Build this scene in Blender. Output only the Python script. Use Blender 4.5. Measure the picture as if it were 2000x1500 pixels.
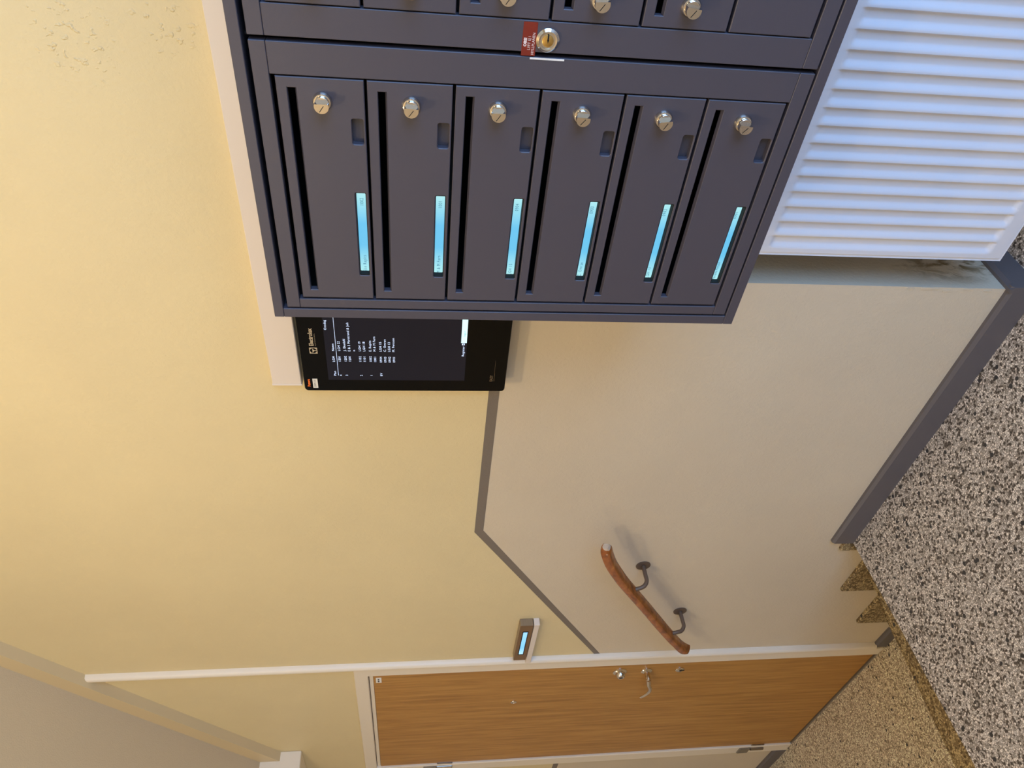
import bpy, bmesh, math, random
from mathutils import Matrix, Vector
random.seed(7)
SC = bpy.context.scene
COL = SC.collection
for o in list(bpy.data.objects):
    bpy.data.objects.remove(o)

# ------------------------------------------------------------------ camera
cam_d = bpy.data.cameras.new('camera')
cam = bpy.data.objects.new('camera', cam_d)
COL.objects.link(cam)
cam_d.sensor_fit = 'HORIZONTAL'
cam_d.sensor_width = 36.0
cam_d.lens = 36.0 * 1462.14 / 2000.0
cam_d.clip_start = 0.02
right = Vector((0.09322525, -0.08546684, -0.99197))
down = Vector((-0.70629324, -0.7078989, -0.00538573))
fwd = Vector((-0.70175417, 0.70112379, -0.1263587))
m = Matrix.Identity(4)
for i in range(3):
    m[i][0] = right[i]; m[i][1] = -down[i]; m[i][2] = -fwd[i]
m[0][3], m[1][3], m[2][3] = 0.0, 0.0, 1.40
cam.matrix_world = m
SC.camera = cam

# ------------------------------------------------------------------ world, lights, exposure
w = bpy.data.worlds.new('world'); SC.world = w
w.use_nodes = True
w.node_tree.nodes['Background'].inputs[0].default_value = (0.55, 0.70, 1.0, 1)
w.node_tree.nodes['Background'].inputs[1].default_value = 1.2

def point_lamp(name, loc, watts, rgb, radius):
    d = bpy.data.lights.new(name, 'POINT'); d.energy = watts; d.color = rgb; d.shadow_soft_size = radius
    o = bpy.data.objects.new(name, d); COL.objects.link(o); o.location = loc
    return o

WARM = (1.0, 0.835, 0.536)
point_lamp('hall_ceiling_light', (-0.80, -0.10, 2.70), 30, WARM, 0.05)
point_lamp('stair_ceiling_light', (-1.42, -0.75, 2.42), 23, WARM, 0.06)
point_lamp('landing_fill_light', (-3.75, -0.5, 1.10), 10, WARM, 0.10)  # added low fill, no real lamp; brightens the door and lower left wall
point_lamp('entrance_fill_light', (0.9, -0.8, 2.75), 5, WARM, 0.10)  # added fill without a known fixture, evens out the hall side

sun_d = bpy.data.lights.new('entrance_daylight', 'AREA')
sun_d.shape = 'RECTANGLE'; sun_d.size = 1.9; sun_d.size_y = 2.1
sun_d.energy = 100; sun_d.color = (0.23, 0.50, 1.0)
sun_o = bpy.data.objects.new('entrance_daylight', sun_d); COL.objects.link(sun_o)
sun_o.location = (1.98, -0.55, 1.15)
sun_o.rotation_euler = (0, math.radians(90), 0)      # -Z -> -X

vs = SC.view_settings
SC.display_settings.display_device = 'sRGB'
vs.view_transform = 'Standard'; vs.look = 'None'; vs.gamma = 1.0; vs.exposure = 0.0
vs.use_curve_mapping = False

# ------------------------------------------------------------------ materials
def lin(c):
    return tuple(((x/255)/12.92 if x/255 <= .04045 else ((x/255+.055)/1.055)**2.4) for x in c)

class Mat:
    def __init__(s, name, rgb=(200, 200, 200), rough=.5, metal=0.0, spec=.5):
        s.m = bpy.data.materials.new(name); s.m.use_nodes = True
        s.nt = s.m.node_tree; s.b = s.nt.nodes['Principled BSDF']
        s.b.inputs['Base Color'].default_value = (*lin(rgb), 1)
        s.b.inputs['Roughness'].default_value = rough
        s.b.inputs['Metallic'].default_value = metal
        s.b.inputs['Specular IOR Level'].default_value = spec
        s._c = None
    def n(s, t, **kw):
        x = s.nt.nodes.new(t)
        for k, v in kw.items(): setattr(x, k, v)
        return x
    def l(s, a, b): s.nt.links.new(a, b)
    def coord(s, scale=(1, 1, 1)):
        if s._c is None: s._c = s.n('ShaderNodeTexCoord')
        mp = s.n('ShaderNodeMapping'); mp.inputs['Scale'].default_value = scale
        s.l(s._c.outputs['Object'], mp.inputs[0]); return mp.outputs[0]
    def noise(s, scale, detail=3, rough=.5, vscale=(1, 1, 1), dist=0.0):
        x = s.n('ShaderNodeTexNoise'); x.inputs['Scale'].default_value = scale
        x.inputs['Detail'].default_value = detail; x.inputs['Roughness'].default_value = rough
        x.inputs['Distortion'].default_value = dist
        s.l(s.coord(vscale), x.inputs['Vector']); return x.outputs['Fac']
    def ramp(s, fac, stops, interp='LINEAR'):
        r = s.n('ShaderNodeValToRGB'); cr = r.color_ramp; cr.interpolation = interp
        while len(cr.elements) < len(stops): cr.elements.new(.5)
        for e, (p, c) in zip(cr.elements, stops):
            e.position = p; e.color = (*lin(c), 1)
        s.l(fac, r.inputs[0]); return r.outputs[0]
    def gray(s, fac, p0, v0, p1, v1):
        mr = s.n('ShaderNodeMapRange'); s.l(fac, mr.inputs[0])
        for i, v in zip((1, 2, 3, 4), (p0, p1, v0, v1)): mr.inputs[i].default_value = v
        return mr.outputs[0]
    def mix(s, fac, a, b, mode='MIX'):
        x = s.n('ShaderNodeMix', data_type='RGBA', blend_type=mode)
        for sock, v in ((x.inputs[0], fac), (x.inputs[6], a), (x.inputs[7], b)):
            if hasattr(v, 'is_output'): s.l(v, sock)
            elif isinstance(v, (int, float)): sock.default_value = v
            else: sock.default_value = (*lin(v), 1)
        return x.outputs[2]
    def base(s, out): s.l(out, s.b.inputs['Base Color'])
    def bump(s, *hs):            # list of (height socket, strength, distance)
        prev = None
        for h, st, d in hs:
            bp = s.n('ShaderNodeBump'); bp.inputs['Strength'].default_value = st; bp.inputs['Distance'].default_value = d
            s.l(h, bp.inputs['Height'])
            if prev is not None: s.l(prev, bp.inputs['Normal'])
            prev = bp.outputs[0]
        s.l(prev, s.b.inputs['Normal'])
    def emit(s, rgb, strength):
        s.b.inputs['Emission Color'].default_value = (*lin(rgb), 1); s.b.inputs['Emission Strength'].default_value = strength

def plaster(name, rgb, spots=(), stain=None):
    """Rolled paint on plaster; spots = (x, z, radius) where the plaster is pitted, stain = box of dirt (x, y, z limits)."""
    t = Mat(name, rgb, .62, spec=.35)
    c = t.noise(1.6, 4, .6)
    col = t.mix(t.gray(c, .3, 0.0, .7, 1.0), tuple(int(x*.965) for x in rgb), rgb)
    fine = t.noise(130, 3, .6)
    wav = t.noise(9, 3, .55, dist=.4)
    hs = [(fine, .30, .004), (wav, .10, .012)]
    if spots:
        pits = t.gray(t.noise(95, 2, .55, (1.0, 1.0, .8)), .60, 0.0, .70, 1.0)
        tot = None
        for (x, z, r) in spots:
            d = t.n('ShaderNodeVectorMath', operation='DISTANCE'); t.l(t.coord((1, 0, 1)), d.inputs[0]); d.inputs[1].default_value = (x, 0, z)
            g = t.gray(d.outputs['Value'], r*.45, 1.0, r, 0.0)
            if tot is None: tot = g
            else:
                mx = t.n('ShaderNodeMath', operation='MAXIMUM'); t.l(tot, mx.inputs[0]); t.l(g, mx.inputs[1]); tot = mx.outputs[0]
        mm = t.n('ShaderNodeMath', operation='MULTIPLY'); t.l(pits, mm.inputs[0]); t.l(tot, mm.inputs[1])
        hs.append((mm.outputs[0], .45, .004))
    if stain:
        d = t.n('ShaderNodeVectorMath', operation='DISTANCE'); t.l(t.coord((1, 1, .45)), d.inputs[0])
        d.inputs[1].default_value = (stain[0], stain[1], stain[2]*.45)
        g = t.gray(d.outputs['Value'], .02, 1.0, .085, 0.0)
        nz = t.gray(t.noise(38, 4, .6, (1, 1, .5), .6), .44, 0.0, .60, 1.0)
        mm = t.n('ShaderNodeMath', operation='MULTIPLY'); t.l(g, mm.inputs[0]); t.l(nz, mm.inputs[1])
        col = t.mix(mm.outputs[0], col, (136, 114, 78))
        hs.append((mm.outputs[0], .35, .004))
    t.base(col); t.bump(*hs)
    return t.m

def terrazzo(name, light, mid, dark, matrix, scale, rough=.45):
    t = Mat(name, mid, rough, spec=.35)
    def vor(sc, feat):
        v = t.n('ShaderNodeTexVoronoi', feature=feat); v.inputs['Scale'].default_value = sc
        nz = t.n('ShaderNodeTexNoise'); nz.inputs['Scale'].default_value = sc*.7
        add = t.n('ShaderNodeMix', data_type='VECTOR'); add.inputs[0].default_value = .006
        co = t.coord(); t.l(co, nz.inputs['Vector']); t.l(co, add.inputs[4]); t.l(nz.outputs['Color'], add.inputs[5])
        t.l(add.outputs[1], v.inputs['Vector']); return v
    v1 = vor(scale, 'F1'); e1 = vor(scale, 'DISTANCE_TO_EDGE')
    sep = t.n('ShaderNodeSeparateColor'); t.l(v1.outputs['Color'], sep.inputs[0])
    cells = t.ramp(sep.outputs[0], [(0, dark), (.20, mid), (.46, light), (.74, tuple(min(255, int(x*1.14)) for x in light))], 'CONSTANT')
    edge = t.gray(e1.outputs['Distance'], .05, 0.0, .12, 1.0)
    small = t.mix(edge, matrix, cells)
    v2 = vor(scale*.36, 'F1')
    sep2 = t.n('ShaderNodeSeparateColor'); t.l(v2.outputs['Color'], sep2.inputs[0])
    pick = t.gray(sep2.outputs[1], .90, 0.0, .91, 1.0)
    rad = t.gray(v2.outputs['Distance'], .36, 1.0, .40, 0.0)
    mul = t.n('ShaderNodeMath', operation='MULTIPLY'); t.l(pick, mul.inputs[0]); t.l(rad, mul.inputs[1])
    big = t.ramp(sep2.outputs[2], [(0, (58, 56, 56)), (.55, dark), (.75, tuple(min(255, int(x*1.1)) for x in light))], 'CONSTANT')
    col = t.mix(mul.outputs[0], small, big)
    t.base(col)
    t.bump((t.noise(260, 2), .1, .002))
    return t.m

M = {}
M['yellow'] = plaster('pale_yellow_paint', (228, 209, 163), spots=((-.499, 1.929, .085), (-.471, 1.790, .06), (-.455, 1.977, .03)))
M['beige'] = plaster('beige_grey_paint', (218, 202, 176), stain=(-.937, 1.345, .16))
t = Mat('grey_stripe_paint', (122, 110, 98), .6); t.bump((t.noise(150, 3, .6), .2, .004)); M['stripe'] = t.m
M['terrazzo'] = terrazzo('terrazzo_floor', (210, 201, 192), (170, 161, 151), (70, 63, 57), (118, 107, 97), 178)
M['terrazzo_landing'] = terrazzo('terrazzo_landing', (235, 220, 193), (190, 173, 146), (126, 112, 89), (168, 151, 126), 190)
M['terrazzo_tread'] = terrazzo('terrazzo_steps', (177, 158, 120), (135, 115, 83), (89, 73, 49), (115, 95, 65), 150)
t = Mat('baseboard_paint', (98, 92, 93), .42); t.bump((t.noise(30, 3), .2, .004)); M['baseboard'] = t.m
t = Mat('cream_gloss_paint', (238, 224, 202), .38); t.bump((t.noise(24, 3), .12, .004)); M['cream'] = t.m
t = Mat('stringer_paint', (214, 192, 150), .5); t.bump((t.noise(24, 3), .12, .004)); M['stringer'] = t.m
t = Mat('white_plastic', (230, 216, 202), .42); t.bump((t.noise(60, 2), .05, .002)); M['white'] = t.m
t = Mat('ceiling_paint', (206, 185, 150), .75); t.bump((t.noise(220, 3), .25, .004)); M['ceiling'] = t.m
t = Mat('radiator_enamel', (222, 221, 226), .42); t.bump((t.noise(90, 2), .04, .002)); M['radiator'] = t.m
t = Mat('anthracite_powder_coat', (75, 70, 78), .46, spec=.5)
t.bump((t.noise(900, 2, .6), .12, .0006)); M['anthracite'] = t.m
t = Mat('anthracite_inner', (70, 66, 74), .5); t.bump((t.noise(700, 2), .1, .0005)); M['anth_inner'] = t.m
t = Mat('dark_interior', (14, 13, 13), .8); t.base(t.mix(t.noise(40), (12, 11, 11), (18, 17, 17))); M['dark'] = t.m
t = Mat('chrome', (222, 214, 204), .10, 1.0); t.bump((t.noise(60, 2), .03, .001)); M['chrome'] = t.m
t = Mat('satin_steel', (150, 140, 128), .32, 1.0); t.bump((t.noise(300, 2, .5, (1, 1, .05)), .06, .001)); M['steel'] = t.m
t = Mat('brass', (224, 188, 116), .25, 1.0); t.bump((t.noise(200, 2), .05, .001)); M['brass'] = t.m
t = Mat('dark_iron', (112, 92, 76), .45, .25); t.bump((t.noise(120, 3), .15, .002)); M['iron'] = t.m
t = Mat('black_glass', (9, 8, 8), .07, spec=.16); t.base(t.mix(t.noise(8), (8, 7, 7), (11, 10, 9))); M['black_glass'] = t.m
t = Mat('black_plastic', (16, 15, 15), .4); t.bump((t.noise(400), .05, .001)); M['black_plastic'] = t.m
t = Mat('lit_screen', (12, 12, 16), .09, spec=.22); t.base(t.mix(t.noise(6), (10, 10, 14), (14, 14, 19))); t.emit((32, 30, 40), 0.6); M['screen'] = t.m
t = Mat('screen_text', (200, 220, 255), .4); t.base(t.mix(t.noise(9), (190, 210, 250), (210, 225, 255))); t.emit((196, 218, 255), 1.1); M['screen_text'] = t.m
t = Mat('screen_button', (200, 230, 240), .4); t.base(t.mix(t.noise(9), (195, 228, 240), (205, 235, 245))); t.emit((184, 226, 236), 0.9); M['button'] = t.m
t = Mat('screen_button_text', (110, 150, 160), .5); t.emit((110, 160, 170), .7); M['button_text'] = t.m
t = Mat('printed_beige_text', (196, 180, 156), .5); t.base(t.mix(t.noise(50), (190, 174, 150), (200, 184, 160))); M['print'] = t.m
t = Mat('printed_dim_text', (120, 100, 74), .5); t.base(t.mix(t.noise(50), (114, 95, 70), (124, 104, 78))); M['print_dim'] = t.m
t = Mat('printed_orange_text', (236, 110, 34), .5); t.base(t.mix(t.noise(50), (228, 104, 30), (240, 116, 38))); M['orange'] = t.m
t = Mat('paper_label', (236, 232, 224), .6); t.base(t.mix(t.noise(80), (230, 226, 218), (240, 236, 228))); M['paper'] = t.m
t = Mat('label_ink', (70, 66, 62), .6); t.base(t.mix(t.noise(80), (64, 60, 58), (76, 72, 68))); M['ink'] = t.m
t = Mat('red_sticker', (124, 36, 22), .42); t.base(t.mix(t.noise(90), (118, 33, 20), (130, 39, 24))); M['red'] = t.m
t = Mat('white_print', (240, 220, 214), .5); t.base(t.mix(t.noise(90), (236, 214, 208), (244, 226, 220))); M['white_print'] = t.m
t = Mat('lcd_ink', (52, 120, 150), .5); t.emit((52, 120, 150), .35); M['lcd_ink'] = t.m

# backlit LCD strip: brighter at both ends where its edge lights sit
t = Mat('backlit_lcd', (20, 40, 50), .3)
tc = t.n('ShaderNodeTexCoord'); sp = t.n('ShaderNodeSeparateXYZ'); t.l(tc.outputs['Generated'], sp.inputs[0])
colr = t.ramp(sp.outputs[0], [(0, (206, 255, 255)), (.12, (180, 246, 252)), (.38, (112, 206, 248)), (.62, (112, 206, 250)), (.88, (172, 240, 250)), (1, (200, 252, 255))])
t.l(colr, t.b.inputs['Emission Color']); t.b.inputs['Emission Strength'].default_value = .92
M['lcd'] = t.m

# laminate with long vertical grain
t = Mat('wood_laminate_door', (158, 108, 54), .42, spec=.3)
g1 = t.noise(5, 6, .62, (9, 9, .55), .35); g2 = t.noise(60, 3, .6, (3.2, 3, .06))
c1 = t.ramp(g1, [(.28, (158, 110, 52)), (.5, (184, 133, 66)), (.72, (200, 150, 80))])
t.base(t.mix(t.gray(g2, .56, 0.0, .70, .55), c1, (144, 96, 38)))
t.bump((g2, .08, .001)); M['laminate'] = t.m
t = Mat('varnished_handrail_wood', (170, 96, 38), .24, spec=.6)
g1 = t.noise(40, 4, .6, (.35, 1, 1), .3)
t.base(t.ramp(g1, [(.3, (108, 56, 20)), (.5, (150, 82, 30)), (.72, (178, 110, 46))])); M['rail_wood'] = t.m
t = Mat('worn_wood_end', (196, 176, 150), .6); t.base(t.mix(t.noise(60), (170, 140, 110), (214, 200, 180))); M['worn'] = t.m
t = Mat('brown_grey_faceplate', (122, 88, 54), .3); t.base(t.mix(t.noise(30), (116, 84, 52), (126, 92, 56))); M['faceplate'] = t.m
t = Mat('grey_metal_housing', (150, 132, 108), .4, .3); t.base(t.mix(t.noise(30, 2, .5, (1, 1, 8)), (144, 126, 102), (156, 138, 114))); M['housing'] = t.m
t = Mat('hinge_metal', (136, 128, 116), .4, .5); t.base(t.mix(t.noise(30), (130, 122, 110), (142, 134, 122))); M['hinge'] = t.m
t = Mat('blue_lit_strip', (40, 90, 140), .3); tc = t.n('ShaderNodeTexCoord'); sp = t.n('ShaderNodeSeparateXYZ'); t.l(tc.outputs['Generated'], sp.inputs[0])
t.l(t.ramp(sp.outputs[0], [(0, (190, 240, 255)), (.3, (130, 208, 255)), (1, (165, 225, 255))]), t.b.inputs['Emission Color']); t.b.inputs['Emission Strength'].default_value = 1.0; M['blue_lcd'] = t.m
t = Mat('clear_glass', (255, 255, 255), .02); t.b.inputs['Transmission Weight'].default_value = 1.0
t.b.inputs['Alpha'].default_value = .15; t.base(t.mix(t.noise(3), (250, 252, 255), (255, 255, 255))); M['glass'] = t.m

# ------------------------------------------------------------------ mesh helpers (vertices in world metres)
def box(bm, x0, x1, y0, y1, z0, z1, bev=0.0, seg=1, mat=0):
    v = [bm.verts.new(p) for p in ((x0,y0,z0),(x1,y0,z0),(x1,y1,z0),(x0,y1,z0),(x0,y0,z1),(x1,y0,z1),(x1,y1,z1),(x0,y1,z1))]
    fs = [bm.faces.new([v[i] for i in q]) for q in ((3,2,1,0),(4,5,6,7),(0,1,5,4),(1,2,6,5),(2,3,7,6),(3,0,4,7))]
    for f in fs: f.material_index = mat
    if bev:
        es = list({e for f in fs for e in f.edges})
        r = bmesh.ops.bevel(bm, geom=es, offset=bev, segments=seg, affect='EDGES', profile=.5)
        for f in r['faces']: f.material_index = mat
    return bm

def rrect(x0, x1, z0, z1, r=0.0, n=4):
    if r <= 0: return [(x0, z0), (x1, z0), (x1, z1), (x0, z1)]
    out = []
    for cx, cz, a in ((x1-r, z0+r, -90), (x1-r, z1-r, 0), (x0+r, z1-r, 90), (x0+r, z0+r, 180)):
        for i in range(n+1):
            an = math.radians(a + 90*i/n); out.append((cx + r*math.cos(an), cz + r*math.sin(an)))
    return out

def plate(bm, outer, holes, y0, y1, bev=0.0, mat=0):
    """A flat plate in the XZ plane with holes, front at y0, back at y1, front edges bevelled."""
    loops = [outer] + list(holes)
    tmp = bmesh.new(); edges = []
    for lp in loops:
        vs_ = [tmp.verts.new((x, y0, z)) for x, z in lp]
        edges += [tmp.edges.new((vs_[i], vs_[(i+1) % len(vs_)])) for i in range(len(vs_))]
    bmesh.ops.triangle_fill(tmp, use_beauty=True, use_dissolve=False, edges=edges, normal=(0, -1, 0))
    for f in tmp.faces:
        f.normal_update()
        if f.normal.y > 0: f.normal_flip()
    r = bmesh.ops.extrude_face_region(tmp, geom=list(tmp.faces))
    # the extruded copy becomes the front, originals stay at the back
    nv = [g for g in r['geom'] if isinstance(g, bmesh.types.BMVert)]
    nvs = set(nv)
    for v in tmp.verts:
        v.co.y = y0 if v in nvs else y1
    bmesh.ops.recalc_face_normals(tmp, faces=list(tmp.faces))
    if bev:
        es = []
        for e in tmp.edges:
            if len(e.link_faces) == 2 and all(abs(v.co.y - y0) < 1e-7 for v in e.verts) and e.calc_face_angle(0) > .8:
                es.append(e)
        bmesh.ops.bevel(tmp, geom=es, offset=bev, segments=1, affect='EDGES', profile=.5)
    for f in tmp.faces: f.material_index = mat
    me = bpy.data.meshes.new('tmp'); tmp.to_mesh(me); tmp.free()
    bm.from_mesh(me); bpy.data.meshes.remove(me)
    return bm

def extr(bm, pts, axis, a, b):
    """Prism: polygon pts extruded along an axis from a to b. axis 'y': pts are (x,z); 'x': (y,z); 'z': (x,y)."""
    def P(p, s):
        return {'y': (p[0], s, p[1]), 'x': (s, p[0], p[1]), 'z': (p[0], p[1], s)}[axis]
    lo = [bm.verts.new(P(p, a)) for p in pts]; hi = [bm.verts.new(P(p, b)) for p in pts]
    n = len(pts)
    fs = [bm.faces.new(lo[::-1]), bm.faces.new(hi)]
    for i in range(n): fs.append(bm.faces.new((lo[i], lo[(i+1) % n], hi[(i+1) % n], hi[i])))
    bmesh.ops.recalc_face_normals(bm, faces=fs)
    return bm

def cyl(bm, c, axis, prof, n=28, half=None):
    """Lathe about an axis through c. prof: list of (distance along axis, radius)."""
    ax = Vector(axis).normalized(); u = ax.orthogonal().normalized(); v = ax.cross(u)
    rings = []
    for d, r in prof:
        rings.append([bm.verts.new(Vector(c) + ax*d + (u*math.cos(2*math.pi*i/n) + v*math.sin(2*math.pi*i/n))*max(r, 1e-5)) for i in range(n)])
    fs = []
    for a, b in zip(rings, rings[1:]):
        for i in range(n): fs.append(bm.faces.new((a[i], a[(i+1) % n], b[(i+1) % n], b[i])))
    fs.append(bm.faces.new(rings[0][::-1])); fs.append(bm.faces.new(rings[-1]))
    bmesh.ops.recalc_face_normals(bm, faces=fs)
    return bm

def sweep(bm, path, ru, rv=None, n=14, up=(0, 0, 1), sq=1.0, tilt=0.0):
    """Tube along a path; ru, rv half-widths across and up (numbers or per-point lists)."""
    rv = ru if rv is None else rv
    path = [Vector(p) for p in path]; rings = []
    for k, p in enumerate(path):
        d = (path[min(k+1, len(path)-1)] - path[max(k-1, 0)]).normalized()
        s = d.cross(Vector(up))
        s = s.normalized() if s.length > 1e-4 else d.orthogonal().normalized()
        t_ = s.cross(d).normalized()
        s, t_ = s*math.cos(tilt) + t_*math.sin(tilt), t_*math.cos(tilt) - s*math.sin(tilt)
        a = ru[k] if isinstance(ru, (list, tuple)) else ru; b = rv[k] if isinstance(rv, (list, tuple)) else rv
        ring = []
        for i in range(n):
            an = 2*math.pi*i/n; c_, s_ = math.cos(an), math.sin(an)
            f = lambda q: math.copysign(abs(q)**sq, q)
            ring.append(bm.verts.new(p + s*a*f(c_) + t_*b*f(s_)))
        rings.append(ring)
    fs = []
    for a, b in zip(rings, rings[1:]):
        for i in range(n): fs.append(bm.faces.new((a[i], a[(i+1) % n], b[(i+1) % n], b[i])))
    fs.append(bm.faces.new(rings[0][::-1])); fs.append(bm.faces.new(rings[-1]))
    bmesh.ops.recalc_face_normals(bm, faces=fs)
    return bm

def smooth_path(pts, n=6):
    pts = [Vector(p) for p in pts]; out = []
    for i in range(len(pts)-1):
        p0, p1, p2, p3 = pts[max(i-1, 0)], pts[i], pts[i+1], pts[min(i+2, len(pts)-1)]
        for k in range(n):
            u = k/n
            out.append(.5*((2*p1) + (p2-p0)*u + (2*p0-5*p1+4*p2-p3)*u*u + (3*p1-p0-3*p2+p3)*u**3))
    out.append(pts[-1]); return out

def world_loc(o):
    v = Vector((0, 0, 0))
    while o is not None: v += o.location; o = o.parent
    return v

def obj(name, bm, mats, parent=None, at=(0, 0, 0), smooth=False):
    me = bpy.data.meshes.new(name)
    at = Vector(at)
    bmesh.ops.translate(bm, verts=list(bm.verts), vec=-at)
    bm.to_mesh(me); bm.free()
    for x in (mats if isinstance(mats, (list, tuple)) else [mats]): me.materials.append(M[x])
    if smooth:
        for p in me.polygons: p.use_smooth = True
        try: me.set_sharp_from_angle(angle=math.radians(38))
        except Exception: pass
    o = bpy.data.objects.new(name, me); COL.objects.link(o)
    if parent is not None:
        o.parent = parent; o.location = at - world_loc(parent)
    else: o.location = at
    return o

def thing(name, loc, label, cat, group=None):
    o = bpy.data.objects.new(name, None); COL.objects.link(o); o.location = loc; o.empty_display_size = .05
    return tag(o, label, cat, group)
def tag(o, label, cat, group=None):
    o['label'] = label; o['category'] = cat
    if group: o['group'] = group
    return o
def struct(o, label, cat):
    o['kind'] = 'structure'; o['label'] = label; o['category'] = cat; return o

def text_bm(bm, s, x, y, z, h, sx=1.0, thick=.0003, align='LEFT', bold=0.0, spacing=1.0):
    """Letters standing in the XZ plane facing -Y; x,z = start of the baseline, h = cap height."""
    cu = bpy.data.curves.new('t', 'FONT'); cu.body = s; cu.size = h/.69; cu.align_x = align
    cu.space_character = spacing; cu.resolution_u = 2; cu.offset = bold
    ob = bpy.data.objects.new('t', cu); COL.objects.link(ob)
    bpy.context.view_layer.update()
    me = bpy.data.meshes.new_from_object(ob.evaluated_get(bpy.context.evaluated_depsgraph_get()))
    n0 = len(bm.verts)
    me.transform(Matrix(((sx, 0, 0, x), (0, 0, -1, y), (0, 1, 0, z), (0, 0, 0, 1))))
    bm.from_mesh(me)
    bpy.data.objects.remove(ob); bpy.data.curves.remove(cu); bpy.data.meshes.remove(me)
    return bm
B = bmesh.new

# ------------------------------------------------------------------ setting
W = 1.25                                   # plane of the back wall
S0, S1 = (-1.867, 1.2155), (-2.745, 0.688) # stripe centre line: bend and lower end
bm = B()
plate(bm, [(2.0, 1.2155), (2.0, 2.95), (-5.2, 2.95), (-5.2, .706), (-3.86, .706), (-3.86, 1.62), (-2.745, 1.62), S1, S0], [], W, W+.30, mat=0)
plate(bm, [(-2.745, -.6), (-.937, -.6), (-.937, .85), (.6, .85), (.6, -.6), (2.0, -.6), (2.0, 1.2155), S0, S1], [], W, W+.30, bev=0.0, mat=1)
plate(bm, [(-5.2, -.6), (-3.86, -.6), (-3.86, .706), (-5.2, .706)], [], W, W+.30, mat=1)
wall = struct(obj('wall_back', bm, ['yellow', 'beige']), 'pale yellow plastered wall painted beige grey below the grey stripe', 'wall')
# chipped paint along the niche corner: thin lifted flakes
bm = B()
for (x, z, s) in ((-.941, .262, .012), (-.946, .215, .008), (-.940, .165, .007), (-.944, .112, .006), (-.941, .305, .005)):
    pts = [(x + s*(.35+.75*random.random())*math.cos(a)*.6, z + s*(.8+.7*random.random())*math.sin(a)*1.5) for a in [i*math.pi/4 for i in range(8)]]
    pts = [(min(px, -.9375), pz) for px, pz in pts]
    extr(bm, pts, 'y', W-.0012, W+.001)
obj('paint_flake', bm, 'beige', wall)
bm = B(); box(bm, -1.2, .8, W+.301, W+.34, -.3, 1.0)
struct(obj('wall_niche', bm, 'beige'), 'beige rear wall of the radiator niche, behind the white radiator', 'wall')
# painted stripe, 26 mm, stepping down with the stair
hw = .013; sl = math.atan2(S0[1]-S1[1], S0[0]-S1[0]); nx, nz = -math.sin(sl)*hw, math.cos(sl)*hw
k = hw*math.tan(sl/2)
bm = B()
extr(bm, [(2.0, S0[1]-hw), (2.0, S0[1]+hw), (S0[0]-k, S0[1]+hw), (-2.72, S1[1]+.015+nz), (-2.72+2*abs(nx)*0, S1[1]+.015-nz), (S0[0]+k, S0[1]-hw)], 'y', W-.0006, W+.002)
struct(obj('trim_1', bm, 'stripe'), 'grey painted stripe that steps down along the wall with the stairs', 'stripe')
bm = B(); box(bm, -5.2, -3.865, W-.0006, W+.002, .693, .719)
struct(obj('trim_2', bm, 'stripe'), 'short grey painted stripe to the left of the wooden door', 'stripe')

# hall floor: slab with a slightly oblique front nosing over the stairs
bm = B()
extr(bm, [(2.0, W+.30), (-.95, W+.30), (-.95, W+.01), (-1.957, W+.01), (-1.956, W), (-1.925, .92), (-1.895, .55), (-1.86, -1.6), (2.0, -1.6)], 'z', -.16, 0.0)
bm.edges.ensure_lookup_table()
struct(obj('floor', bm, 'terrazzo'), 'grey speckled terrazzo floor of the hall', 'floor')
bm = B(); box(bm, -5.2, -1.6, -1.6, W+.05, -.58, -.48)
struct(obj('floor_landing', bm, 'terrazzo_landing'), 'brownish terrazzo floor of the lower landing by the wooden door', 'floor')
# the three steps between hall and landing
st = bpy.data.objects.new('stairs', None); COL.objects.link(st); st.location = (-2.2, W, -.48)
struct(st, 'terrazzo steps going down from the hall to the landing', 'stairs')
for x1, z1 in ((-2.185, -.16), (-2.425, -.32)):
    bm = B(); box(bm, x1, -1.90, -1.6, W-.001, z1-.16, z1-.001, .004)
    obj('step', bm, 'terrazzo_tread', st)
for x0, x1, z0, z1 in ((-2.0, -1.957, -.16, .026), (-2.266, -2.0, -.32, -.092), (-2.513, -2.266, -.48, -.262)):
    bm = B(); box(bm, x0, x1-.0005, W-.014, W, z0, z1, .002)
    obj('stair_skirting', bm, 'terrazzo_tread', st)

# baseboards, with a sloped top
def skirt(name, pts, axis, a, b, label):
    bm = B(); extr(bm, pts, axis, a, b); return struct(obj(name, bm, 'baseboard'), label, 'baseboard')
prof = lambda y, z, h: [(y, z), (y-.015, z), (y-.015, z+h-.008), (y-.009, z+h), (y, z+h)]
skirt('baseboard_back', prof(W, 0, .072), 'x', -1.955, -.9221, 'dark grey baseboard under the beige wall beside the hall floor')
skirt('baseboard_niche', [(-.937, 0), (-.922, 0), (-.922, .066), (-.929, .074), (-.937, .074)], 'y', W-.0149, W+.30, 'short dark grey baseboard turning into the radiator niche')
skirt('baseboard_landing', prof(W, -.48, .05), 'x', -2.72, -2.43, 'short grey baseboard between the bottom step and the white door frame')
skirt('baseboard_left', prof(W, -.48, .06), 'x', -5.2, -3.872, 'grey baseboard on the landing to the left of the door')

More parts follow.
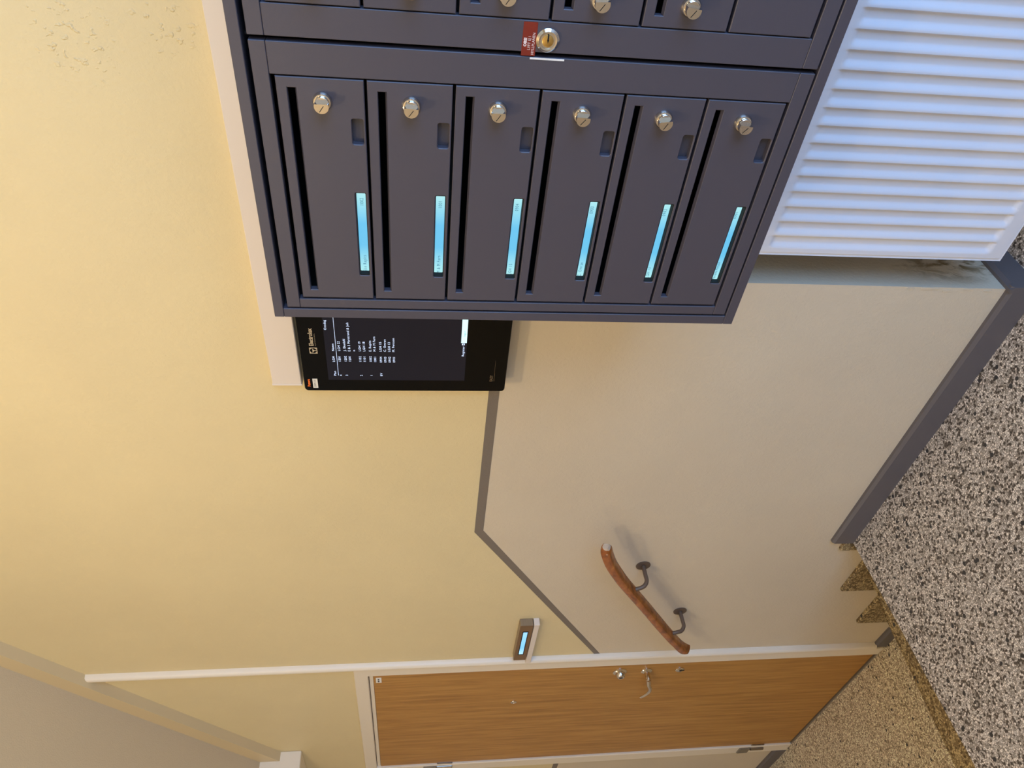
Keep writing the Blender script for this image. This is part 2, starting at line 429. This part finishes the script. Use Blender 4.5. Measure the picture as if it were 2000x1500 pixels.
# ceiling and underside of the stair flight above
bm = B(); box(bm, -2.22, 2.0, -1.6, W+.15, 2.95, 3.05)
struct(obj('ceiling', bm, 'ceiling'), 'cream painted ceiling of the hall', 'ceiling')
zs = lambda x: 2.7315 + .678*(x + 2.4394)
sf = bpy.data.objects.new('stair_soffit', None); COL.objects.link(sf); sf.location = (-2.9, W, 2.3)
struct(sf, 'cream sloping underside of the stair flight above', 'soffit')
bm = B()
xa, xb = -3.56, -2.12
extr(bm, [(xa, zs(xa)+.083), (xb, zs(xb)+.083), (xb, zs(xb)+.3), (xa, zs(xa)+.3)], 'y', -.6, 1.212)
obj('soffit_panel', bm, 'ceiling', sf)
bm = B()
extr(bm, [(xa+.012, zs(xa+.012)), (xb, zs(xb)), (xb, zs(xb)+.3), (xa+.012, zs(xa+.012)+.3)], 'y', 1.210, W)
obj('stringer', bm, 'stringer', sf)
bm = B(); box(bm, -5.2, -3.5435, -.6, W, 1.895, 2.20, .003)
obj('landing_slab', bm, 'cream', sf)

# other walls, out of the picture
bm = B(); box(bm, -5.3, -5.2, -1.6, W+.15, -.6, 2.95)
struct(obj('wall_left', bm, 'beige'), 'beige end wall of the landing', 'wall')
bm = B(); box(bm, -5.2, 2.0, -1.7, -1.6, -.6, 2.95)
struct(obj('wall_front', bm, 'beige'), 'beige wall facing the mailboxes', 'wall')
bm = B()
bmp = B(); plate(bmp, [(-1.7, -.6), (W+.15, -.6), (W+.15, 2.95), (-1.7, 2.95)], [rrect(-1.5, .42, .02, 2.25)], 2.0, 2.1)
bmesh.ops.transform(bmp, matrix=Matrix(((0, 1, 0, 0), (1, 0, 0, 0), (0, 0, 1, 0), (0, 0, 0, 1))), verts=list(bmp.verts))
bmesh.ops.reverse_faces(bmp, faces=list(bmp.faces))
bm.free()
struct(obj('wall_right', bmp, 'beige'), 'beige wall with the glazed entrance opening', 'wall')

# ------------------------------------------------------------------ apartment door on the landing
DR = bpy.data.objects.new('door_1', None); COL.objects.link(DR); DR.location = (-3.29, W, -.48)
struct(DR, 'brown wood laminate apartment door in a cream frame on the landing', 'door')
bm = B(); box(bm, -3.79, -2.797, W-.004, W+.036, -.474, 1.5565, .002)
leaf = obj('door_leaf', bm, 'laminate', DR)
bm = B()
plate(bm, [(-3.872, -.48), (-3.792, -.48), (-3.792, 1.575), (-2.795, 1.575), (-2.795, -.48), (-2.742, -.48), (-2.742, 1.627), (-3.872, 1.627)], [], W-.013, W+.10, bev=.003)
box(bm, -3.79, -2.797, W-.002, W+.06, 1.5575, 1.5725, .001)
obj('door_frame', bm, 'cream', DR)
bm = B(); box(bm, -3.86, -2.75, W+.10, W+.14, -.48, 1.6)
obj('door_backing', bm, 'dark', DR)
bm = B(); box(bm, -3.79, -2.797, W-.012, W+.10, -.482, -.4755, .002)
obj('threshold', bm, 'hinge', DR)
for z0, z1 in ((-.337, -.209), (1.222, 1.358)):
    zm = z0 + (z1-z0)*.55
    bm = B(); box(bm, -3.862, -3.80, W-.019, W+.003, zm, z1, .003)
    hg = obj('hinge', bm, 'hinge', DR)
    bm = B(); cyl(bm, (-3.815, W-.012, z0), (0, 0, 1), [(0, .008), (.002, .011), (zm-z0-.001, .011)], 16)
    box(bm, -3.808, -3.785, W-.010, W+.006, z0, zm-.002, .002)
    obj('hinge_knuckle', bm, 'steel', hg, smooth=True)
FY = W - .004
bm = B(); cyl(bm, (-2.869, FY, .589), (0, -1, 0), [(0, .029), (.003, .029), (.006, .025), (.008, .019), (.022, .017), (.026, .013)], 28)
lk = obj('upper_lock', bm, 'chrome', DR, smooth=True)
bm = B(); box(bm, -2.871, -2.867, FY-.0275, FY-.025, .583, .596)
obj('keyhole', bm, 'dark', lk)
bm = B(); cyl(bm, (-2.871, FY, .479), (0, -1, 0), [(0, .023), (.003, .023), (.006, .018), (.009, .011), (.040, .010), (.044, .006)], 26)
hd = obj('handle_rose', bm, 'chrome', DR, smooth=True)
bm = B()
pth = smooth_path([(-2.866, FY-.040, .479), (-2.885, FY-.042, .476), (-2.915, FY-.043, .468), (-2.950, FY-.042, .455), (-2.985, FY-.040, .452), (-3.018, FY-.040, .464), (-3.035, FY-.040, .476)], 5)
nn = len(pth); sweep(bm, pth, [.0085-.0045*i/(nn-1) for i in range(nn)], [.0095-.003*i/(nn-1) for i in range(nn)], 12)
obj('lever', bm, 'chrome', hd, smooth=True)
bm = B(); cyl(bm, (-2.871, FY, .341), (0, -1, 0), [(0, .018), (.003, .018), (.005, .015)], 24)
kc = obj('lower_lock', bm, 'chrome', DR, smooth=True)
bm = B(); cyl(bm, (-2.871, FY-.005, .337), (0, -1, 0), [(0, .006), (.0006, .006)], 14); box(bm, -2.874, -2.868, FY-.0056, FY-.005, .322, .337)
obj('keyhole', bm, 'dark', kc)
bm = B(); cyl(bm, (-3.115, FY, .994), (0, -1, 0), [(0, .013), (.003, .013), (.005, .009), (.005, .006), (.003, .005)], 22)
obj('peephole', bm, 'chrome', DR, smooth=True)
bm = B(); box(bm, -2.871, -2.828, FY-.0012, FY, 1.527, 1.548)
sk = obj('door_sticker', bm, 'paper', DR)
bm = B(); box(bm, -2.864, -2.853, FY-.0016, FY-.0011, 1.535, 1.541); box(bm, -2.848, -2.838, FY-.0016, FY-.0011, 1.535, 1.541); obj('sticker_print', bm, 'ink', sk)

# rounded moulding up the wall along the door frame
bm = B(); extr(bm, [(-2.733, W), (-2.733, W-.014), (-2.729, W-.020), (-2.722, W-.022), (-2.714, W-.020), (-2.709, W-.014), (-2.707, W)], 'z', -.435, 2.555)
struct(obj('trim_3', bm, 'cream', smooth=True), 'narrow cream moulding running up the wall beside the door frame to the soffit', 'moulding')

# ------------------------------------------------------------------ lit nameplate box by the door
NP = thing('nameplate_box', (-2.54, W, .99), 'small brown and grey box with a blue lit display beside the door frame', 'nameplate')
bm = B(); box(bm, -2.675, -2.410, W-.027, W, .9925, 1.0385, .0015)
obj('housing', bm, 'housing', NP)
bm = B(); box(bm, -2.6745, -2.4105, W-.0285, W-.0265, .993, 1.038, .0005)
obj('faceplate', bm, 'faceplate', NP)
bm = B(); box(bm, -2.6235, -2.456, W-.0295, W-.028, 1.0085, 1.0235)
nd = obj('display', bm, 'blue_lcd', NP)
bm = B(); box(bm, -2.630, -2.450, W-.0290, W-.0283, 1.0055, 1.0265); obj('display_rim', bm, 'dark', NP)
WT = thing('cable_cover', (-2.54, W, .975), 'short white cable cover on the wall just below the nameplate box', 'cable cover')
bm = B(); box(bm, -2.707, -2.4105, W-.027, W, .9705, .9895, .0015)
obj('cover', bm, 'white', WT)
bm = B(); box(bm, -2.4125, -2.4085, W-.0275, W, .970, .990, .0008); obj('end_cap', bm, 'white', WT)

# ------------------------------------------------------------------ handrail
HR = thing('handrail', (-2.2, W, .6), 'orange brown wooden handrail on two iron brackets above the stairs', 'handrail')
pts = [(-1.836, 1.168, .852), (-1.875, 1.168, .840), (-1.93, 1.168, .818), (-1.985, 1.168, .789), (-2.04, 1.168, .757), (-2.12, 1.168, .705), (-2.22, 1.168, .640),
       (-2.33, 1.168, .570), (-2.43, 1.168, .504), (-2.490, 1.168, .461), (-2.518, 1.168, .437), (-2.530, 1.169, .424)]
pth = smooth_path(pts, 5); nn = len(pth)
fade = lambda i: [.55, .8, .95][i] if i < 3 else (1.0 if i < nn-3 else [.97, .86, .6][i-(nn-3)])
bm = B(); sweep(bm, pth, [.0195*fade(i) for i in range(nn)], [(.0195 + .006*max(0, (i-nn+12)/12))*fade(i) for i in range(nn)], 24, sq=1.45, tilt=.38)
rail = obj('rail', bm, 'rail_wood', HR, smooth=True)
bm = B(); sweep(bm, [(-1.8335, 1.168, .8525), (-1.8405, 1.168, .8500)], [.0095, .0145], [.0095, .0145], 24, sq=1.3, tilt=.38)
obj('rail_end', bm, 'worn', rail, smooth=True)['label'] = 'bare worn wood at the top end of the rail'
for fx, fz, tx, tz in ((-2.080, .668, -2.088, .716), (-2.393, .4627, -2.396, .516)):
    bm = B(); sweep(bm, smooth_path([(fx, W-.002, fz), (fx, W-.035, fz), (fx+.001, W-.058, fz+.001), (fx-.001, W-.074, fz+.012), (tx+.003, 1.170, fz+.030), (tx, 1.168, tz)], 5), .0068, None, 12)
    br = obj('bracket', bm, 'iron', HR, smooth=True)
    bm = B(); cyl(bm, (fx, W, fz), (0, -1, 0), [(0, .024), (.0025, .024), (.004, .021), (.0045, .010)], 26)
    obj('wall_flange', bm, 'iron', br, smooth=True)
    bm = B(); p0 = Vector((tx, 1.168, tz)); dr = Vector((-.84, 0, -.54))*.022
    sweep(bm, [p0-dr+Vector((0, 0, .0)), p0+dr], .008, .002, 8); obj('rail_plate', bm, 'iron', br)

# ------------------------------------------------------------------ long cable trunking above the mailboxes
CT = thing('cable_trunking', (-.6, W, 1.69), 'long cream white cable trunking running above the tablet and the mailbox cabinet', 'cable trunking')
bm = B(); box(bm, -1.2315, 1.6, W-.026, W, 1.657, 1.721, .0015)
obj('trunking_body', bm, 'white', CT)
bm = B(); box(bm, -1.2345, -1.2290, W-.0268, W, 1.656, 1.722, .001); obj('end_cap', bm, 'white', CT)

# ------------------------------------------------------------------ booking tablet
TB = thing('booking_tablet', (-1.085, W, 1.42), 'black glass touch screen with a list of flats, partly behind the mailbox cabinet', 'tablet')
bm = B(); plate(bm, rrect(-1.2345, -.935, 1.198, 1.6485, .008), [], W-.040, W-.008, .001)
box(bm, -1.19, -.98, W-.010, W, 1.24, 1.61)
obj('housing', bm, 'black_plastic', TB, smooth=False)
bm = B(); plate(bm, rrect(-1.2335, -.936, 1.199, 1.6475, .0075), [], W-.0415, W-.0395, .0005)
glass = obj('front_glass', bm, 'black_glass', TB)
SY = W-.0420
bm = B(); box(bm, -1.199, -.971, SY, W-.041, 1.2925, 1.594)
scr = obj('screen', bm, 'screen', TB)
rows = [('Onsdag',-1.0525,1.5875),('Plan',-1.1860,1.5762),('LGH',-1.1436,1.5763),('Namn',-1.1118,1.5755),('4',-1.1865,1.5639),('1301',-1.1434,1.5634),('LGH 22',-1.1116,1.5630),('3',-1.1863,1.5510),('1202',-1.1432,1.5508),('J. Ekedahl',-1.1114,1.5513),('1201',-1.1431,1.5416),('E & S Marstrand & Joh',-1.1127,1.5416),('n',-1.1122,1.5317),('2',-1.1866,1.5194),('1102',-1.1437,1.5195),('LGH 19',-1.1118,1.5193),('1101',-1.1436,1.5102),('LGH 18',-1.1122,1.5101),('1',-1.1863,1.4971),('1002',-1.1434,1.4973),('E. Repits',-1.1124,1.4973),('1001',-1.1442,1.4876),('M & M Fern',-1.1122,1.4881),('BV',-1.1865,1.4754),('0904',-1.1446,1.4753),('LGH 15',-1.1124,1.4753),('0903',-1.1445,1.4658),('C. Omran',-1.1128,1.4661),('0902',-1.1443,1.4564),('LGH 13',-1.1127,1.4568),('0901',-1.1442,1.4470),('M. Persson',-1.1129,1.4478),('Register',-1.1239,1.297)]
for s, x, z in rows:
    bm = B(); text_bm(bm, s, x, SY-.0002, z, .0050, 1.12, bold=.0, spacing=1.1)
    obj('list_entry', bm, 'screen_text', scr)
bm = B(); box(bm, -1.1846, -.98, SY-.0003, SY, 1.5712, 1.5719); obj('list_rule', bm, 'screen_text', scr)
bm = B(); box(bm, -1.0842, -1.0134, SY-.0004, SY, 1.2928, 1.3050); btn = obj('login_button', bm, 'button', scr)
bm = B(); text_bm(bm, 'Logga in', -1.066, SY-.0006, 1.2965, .0042, .8); obj('button_text', bm, 'button_text', scr)
bm = B(); plate(bm, rrect(-1.0905, -1.0860, 1.2970, 1.3030), [rrect(-1.0895, -1.0870, 1.2985, 1.3010)], SY-.0004, SY); obj('register_icon', bm, 'screen_text', scr)
# printed marks on the glass
GY = W-.0419
bm = B(); text_bm(bm, 'Electrolux', -1.0985, GY, 1.6180, .0086, .95, bold=.0004)
text_bm(bm, 'PROFESSIONAL', -1.0983, GY, 1.6126, .0022, 1.0, spacing=1.75)
plate(bm, rrect(-1.1200, -1.1030, 1.6110, 1.6275, .001), [[(-1.1115+.0072*math.cos(a), 1.6192+.0072*math.sin(a)) for a in [i*math.pi/12 for i in range(24)]]], GY-.0002, GY+.0004)
extr(bm, [(-1.1177, 1.6212), (-1.1053, 1.6212), (-1.1070, 1.6199), (-1.1106, 1.6180), (-1.1109, 1.6122), (-1.1121, 1.6122), (-1.1124, 1.6180), (-1.1160, 1.6199)], 'y', GY-.0002, GY+.0004)
obj('maker_print', bm, 'print', glass)['label'] = 'beige maker name with a square emblem'
bm = B(); text_bm(bm, 'Passera', -1.2205, GY, 1.6352, .0058, .92, bold=.0004)
obj('orange_print', bm, 'orange', glass)['label'] = 'orange lettering at the top left corner'
bm = B(); box(bm, -1.2244, -1.1960, GY-.0003, GY+.0004, 1.6185, 1.6293); lb = obj('paper_label', bm, 'paper', glass)
bm = B(); text_bm(bm, 'EWM 110', -1.2205, GY-.0005, 1.6222, .0046, .75); obj('label_text', bm, 'ink', glass)
bm = B(); text_bm(bm, 'EASY', -1.2016, GY, 1.2285, .0062, .98, bold=.0002)
box(bm, -1.2006, -1.176, GY-.0001, GY+.0003, 1.2248, 1.2253); box(bm, -1.176, -1.136, GY-.0001, GY+.0003, 1.2253, 1.2256)
obj('model_print', bm, 'print_dim', glass)

# ------------------------------------------------------------------ radiator in the niche
RD = thing('radiator', (-.24, 1.25, 0), 'white ribbed panel radiator in the wall niche below the mailbox cabinet', 'radiator')
RY, rx0, rx1, rz0, rz1 = 1.22, -.843, .357, .161, .745
P = .0333
def depth(x, z):
    if x < rx0+.0075 or x > rx1-.0075 or z < rz0+.0065: return .0022
    u = ((x - (rx0+.0165)) / P)
    if u < 0 or x > rx1-.0165: return 0.0
    u -= math.floor(u)
    s = lambda a, b, q: (lambda k: k*k*(3-2*k))(min(1, max(0, (q-a)/(b-a))))
    d = s(.03, .44, u)*(1-s(.83, .96, u))
    e = s(.197, .2085, z)*(1-s(.680, .694, z))
    return .0072*d*e
xs = [rx0+.003, rx0+.0070, rx0+.0082, rx0+.012]
x = rx0+.0165
while x < rx1-.0165-1e-6:
    for f in (0, .03, .08, .15, .22, .30, .38, .44, .55, .70, .82, .855, .89, .925, .96): xs.append(x+f*P)
    x += P
xs += [rx1-.0165, rx1-.0082, rx1-.0070, rx1-.003]
zsx = [rz0+.003, rz0+.006, rz0+.0072, .180, .194, .198, .202, .206, .210, .215, .30, .45, .60, .676, .681, .686, .690, .695, .715, rz1-.003]
bm = B(); vg = [[bm.verts.new((x, RY+depth(x, z), z)) for z in zsx] for x in xs]
for i in range(len(xs)-1):
    for j in range(len(zsx)-1): bm.faces.new((vg[i][j], vg[i+1][j], vg[i+1][j+1], vg[i][j+1]))
ring = [vg[i][0] for i in range(len(xs))] + [vg[-1][j] for j in range(1, len(zsx))] + [vg[i][-1] for i in range(len(xs)-2, -1, -1)] + [vg[0][j] for j in range(len(zsx)-2, 0, -1)]
prev = ring
for off, dy in ((.002, .0012), (.003, .0035), (.003, .012)):
    cur = []
    for v in ring:
        c = v.co.copy()
        c.x += (-off if abs(v.co.x-(rx0+.003)) < 1e-6 else (off if abs(v.co.x-(rx1-.003)) < 1e-6 else 0))
        c.z += (-off if abs(v.co.z-(rz0+.003)) < 1e-6 else (off if abs(v.co.z-(rz1-.003)) < 1e-6 else 0))
        c.y = RY+dy; cur.append(bm.verts.new(c))
    for i in range(len(ring)): bm.faces.new((prev[i], cur[i], cur[(i+1) % len(ring)], prev[(i+1) % len(ring)]))
    prev = cur
bmesh.ops.recalc_face_normals(bm, faces=list(bm.faces))
obj('front_panel', bm, 'radiator', RD, smooth=True)
bm = B(); box(bm, rx0+.004, rx1-.004, RY+.011, RY+.016, rz0+.004, rz1-.004); box(bm, rx0+.01, rx1-.01, RY+.060, RY+.072, rz0+.004, rz1-.004, .003)
obj('rear_panel', bm, 'radiator', RD)
bm = B()
for i in range(34):
    xx = rx0+.05+i*P; box(bm, xx, xx+.002, RY+.016, RY+.060, rz0+.05, rz1-.05)
fin = obj('convector_fins', bm, 'radiator', RD); fin['kind'] = 'stuff'
bm = B()
for zz in (rz0+.03, rz1-.03): sweep(bm, [(rx0+.02, RY+.038, zz), (rx1-.02, RY+.038, zz)], .012, None, 12, up=(0, 1, 0))
obj('pipe', bm, 'radiator', RD, smooth=True)
for xx in (-.70, .20):
    bm = B(); box(bm, xx-.015, xx+.015, RY+.072, W+.30, .30, .62, .002); obj('bracket', bm, 'radiator', RD)

# ------------------------------------------------------------------ mailbox cabinet
FB = .925                                   # front plane
MB = thing('mailbox_cabinet', (-.357, W, .8735), 'dark grey wall cabinet of letter boxes with chrome turn locks and lit name strips', 'mailbox')
CX0, CX1, CZ0, CZ1 = -.7805, .066, .8735, 1.6200
bm = B()
box(bm, CX0, CX1, FB, FB+.30, 1.6055, CZ1, .0008)                       # top bar
box(bm, CX0, CX1, FB, FB+.30, CZ0, .8895, .0008)                        # bottom bar
box(bm, CX0, -.7635, FB, FB+.30, .8898, 1.6052, .0008)
box(bm, .049, CX1, FB, FB+.30, .8898, 1.6052, .0008)
obj('casing', bm, 'anthracite', MB)
bm = B(); box(bm, CX0+.001, CX1-.001, FB+.295, W, CZ0+.001, CZ1-.001); obj('back_panel', bm, 'dark', MB)
bm = B()
for k in range(13):                                                    # shelves and dividers seen black through gaps and slots
    pass
box(bm, -.7625, -.7605, FB+.012, FB+.29, .8900, 1.603); box(bm, -.3570, -.3545, FB+.012, FB+.29, .8900, 1.603); box(bm, .046, .048, FB+.012, FB+.29, .8900, 1.603)
for k in range(7):
    zz = 1.5748 - .11*k; box(bm, -.7395, -.3985, FB+.013, FB+.29, zz-.0012, zz); box(bm, -.3145, .0255, FB+.013, FB+.29, zz-.0012, zz)
obj('inner_shelves', bm, 'dark', MB)

def bank_frame(x0, xa, xb, x1):
    bm = B()
    box(bm, x0, x1, FB, FB+.012, 1.5792, 1.5985, .0007)
    box(bm, x0, x1, FB, FB+.012, .8925, .9127, .0007)
    box(bm, x0, xa, FB, FB+.012, .9131, 1.5788, .0007)
    box(bm, xb, x1, FB, FB+.012, .9131, 1.5788, .0007)
    return bm
obj('bank_frame', bank_frame(-.7600, -.7435, -.3975, -.3584), 'anthracite', MB)
obj('bank_frame', bank_frame(-.3527, -.3160, .0265, .0450), 'anthracite', MB)

DW, DH = .3405, .1062
def door_bm(mirror=False, blank=False, display=True):
    # local: x 0 (right edge) .. -DW, z 0 (top) .. -DH, front y 0
    holes = []
    if not blank:
        holes.append(rrect(-.3255, -.0135, -.0236, -.0130))
        if display:
            holes.append(rrect(-.0853, -.0503, -.1035, -.0885, .003))
            holes.append(rrect(-.2970, -.1565, -.1025, -.0875, .0022))
    bm = B(); plate(bm, rrect(-DW, 0, -DH, 0), holes, 0, .009, .0009)
    if mirror:
        bmesh.ops.scale(bm, vec=(-1, 1, 1), verts=list(bm.verts)); bmesh.ops.reverse_faces(bm, faces=list(bm.faces))
    return bm
def mesh_of(name, bm, mats, smooth=False):
    me = bpy.data.meshes.new(name); bm.to_mesh(me); bm.free()
    for x in mats: me.materials.append(M[x])
    if smooth:
        for p in me.polygons: p.use_smooth = True
        me.set_sharp_from_angle(angle=math.radians(35))
    return me
me_door = mesh_of('compartment_door', door_bm(), ['anthracite'])
me_door_r = mesh_of('compartment_door_mirrored', door_bm(True, display=False), ['anthracite'])
me_blank = mesh_of('blank_panel', door_bm(True, True), ['anthracite'])
# chrome turn lock: collar, barrel, and a half-round grip
bm = B(); cyl(bm, (0, 0, 0), (0, -1, 0), [(0, .0112), (.0022, .0112), (.0048, .0096), (.0052, .0082)], 32)
cyl(bm, (0, 0, 0), (0, -1, 0), [(.004, .0084), (.0090, .0084), (.0096, .0079)], 28)
hc = .0028; ha = math.acos(hc/.0084)
hp = [(.0084*math.cos(ha + (2*math.pi-2*ha)*k/22), .0084*math.sin(ha + (2*math.pi-2*ha)*k/22)) for k in range(23)]
extr(bm, hp, 'y', -.0165, -.0090)
bmesh.ops.scale(bm, vec=(1.08, 1.0, 1.08), verts=list(bm.verts))
me_knob = mesh_of('turn_lock', bm, ['chrome'], True)
bm = B(); box(bm, -.0078, .0018, -.0167, -.0164, -.0004, .0004); bmesh.ops.rotate(bm, cent=(-.003, 0, 0), matrix=Matrix.Rotation(.6, 3, 'Y'), verts=list(bm.verts))
me_kslot = mesh_of('lock_mark', bm, ['dark'])
bm = B(); box(bm, -.089, -.046, .0095, .0105, -.106, -.086); me_win = mesh_of('window_back', bm, ['anth_inner'])
bm = B(); box(bm, -.310, -.152, .0110, .0120, -.1015, -.0868); me_lcd = mesh_of('name_display', bm, ['lcd'])
bm = B(); extr(bm, [(.0003, -.0236), (.0070, -.0236), (.0070, -.0222), (.0062, -.0220)], 'x', -.3255, -.0135); me_lip = mesh_of('slot_flap', bm, ['anthracite'])

bm = B(); plate(bm, rrect(-.2969, -.1566, -.1024, -.0876, .0021), [rrect(-.2958, -.1576, -.1016, -.0884, .0014)], .0012, .0109)
me_liner = mesh_of('display_frame', bm, ['dark'])
def part(name, me, parent, loc, rot=0.0):
    o = bpy.data.objects.new(name, me); COL.objects.link(o); o.parent = parent; o.location = loc
    if rot: o.rotation_euler = (0, rot, 0)
    return o
root = Vector(MB.location)
names = [('Elin Repits', '1002'), ('M & M Fern', '1001'), ('LGH 15', '0904'), ('C. Omran', '0903'), ('LGH 13', '0902'), ('Marianne Persson', '0901')]
turn = [.0, .03, -.02, .06, -.12, .10]
for k in range(6):
    top = 1.573 - .11*k
    d = part('compartment_door', me_door, MB, Vector((-.3995, FB, top)) - root)
    part('turn_lock', me_knob, d, (-.0287, 0, -.0545), turn[k])
    part('lock_mark', me_kslot, d, (-.0287, 0, -.0545), turn[k])
    part('window_back', me_win, d, (0, 0, 0)); part('slot_flap', me_lip, d, (0, 0, 0))
    part('name_display', me_lcd, d, (0, 0, 0)); part('display_frame', me_liner, d, (0, 0, 0))
    bm = B(); text_bm(bm, names[k][0], -.2968, .0107, -.0975, .0050, .74 if k < 5 else .62, spacing=1.25 if k < 5 else 1.05)
    part('display_name', mesh_of('display_name', bm, ['lcd_ink']), d, (0, 0, 0))
    bm = B(); text_bm(bm, names[k][1], -.1832, .0107, -.0975, .0050, .74, spacing=1.2)
    part('display_number', mesh_of('display_number', bm, ['lcd_ink']), d, (0, 0, 0))
    # second bank, mirrored, its bottom place a blank panel
    if k < 5:
        d2 = part('compartment_door', me_door_r, MB, Vector((-.3145, FB, top)) - root)
        part('slot_flap', me_lip, d2, (.3390, 0, 0)); part('turn_lock', me_knob, d2, (.0262, 0, -.0545), -turn[k]); part('lock_mark', me_kslot, d2, (.0262, 0, -.0545))
    else:
        d2 = part('compartment_door', me_blank, MB, Vector((-.3145, FB, top)) - root)
        d2['label'] = 'blank bottom panel without slot or lock'
# master lock on the stile of the second bank, with its red notice and a white strip
LX, LZ = -.3372, 1.2453
bm = B(); cyl(bm, (LX, FB, LZ), (0, -1, 0), [(0, .0142), (.002, .0142), (.0046, .0112), (.0043, .0094), (.0030, .0092), (.0030, .0072)], 36)
ml = obj('master_lock', bm, 'chrome', MB, smooth=True)
bm = B(); cyl(bm, (LX, FB-.003, LZ), (0, -1, 0), [(0, .0070), (.0012, .0070), (.0014, .0066)], 32)
obj('lock_cylinder', bm, 'brass', ml, smooth=True)
bm = B(); box(bm, LX+.0002, LX+.0075, FB-.0049, FB-.0043, LZ-.0009, LZ+.0009)
extr(bm, [(LX+.0012, LZ-.0009), (LX+.0012, LZ+.0009), (LX-.003, LZ)], 'y', FB-.0049, FB-.0043)
obj('keyhole', bm, 'dark', ml)
bm = B(); plate(bm, rrect(-.3572, -.3177, 1.2588, 1.2760, .0010), [], FB-.0004, FB+.0002)
rs = obj('warning_sticker', bm, 'red', MB); rs['label'] = 'small dark red notice sticker'
bm = B(); text_bm(bm, 'OBS!', -.3463, FB-.0006, 1.27065, .0034, 1.0, bold=.00025)
text_bm(bm, 'LYFT EJ I', -.3503, FB-.0006, 1.26580, .0032, .95)
text_bm(bm, 'HYLLPLANEN', -.3556, FB-.0006, 1.26075, .0032, .93)
obj('sticker_text', bm, 'white_print', rs)
bm = B(); box(bm, -.3612, -.3590, FB-.0005, FB+.001, 1.2216, 1.2645)
obj('label_strip', bm, 'paper', MB)['label'] = 'thin white strip on the edge of the frame'
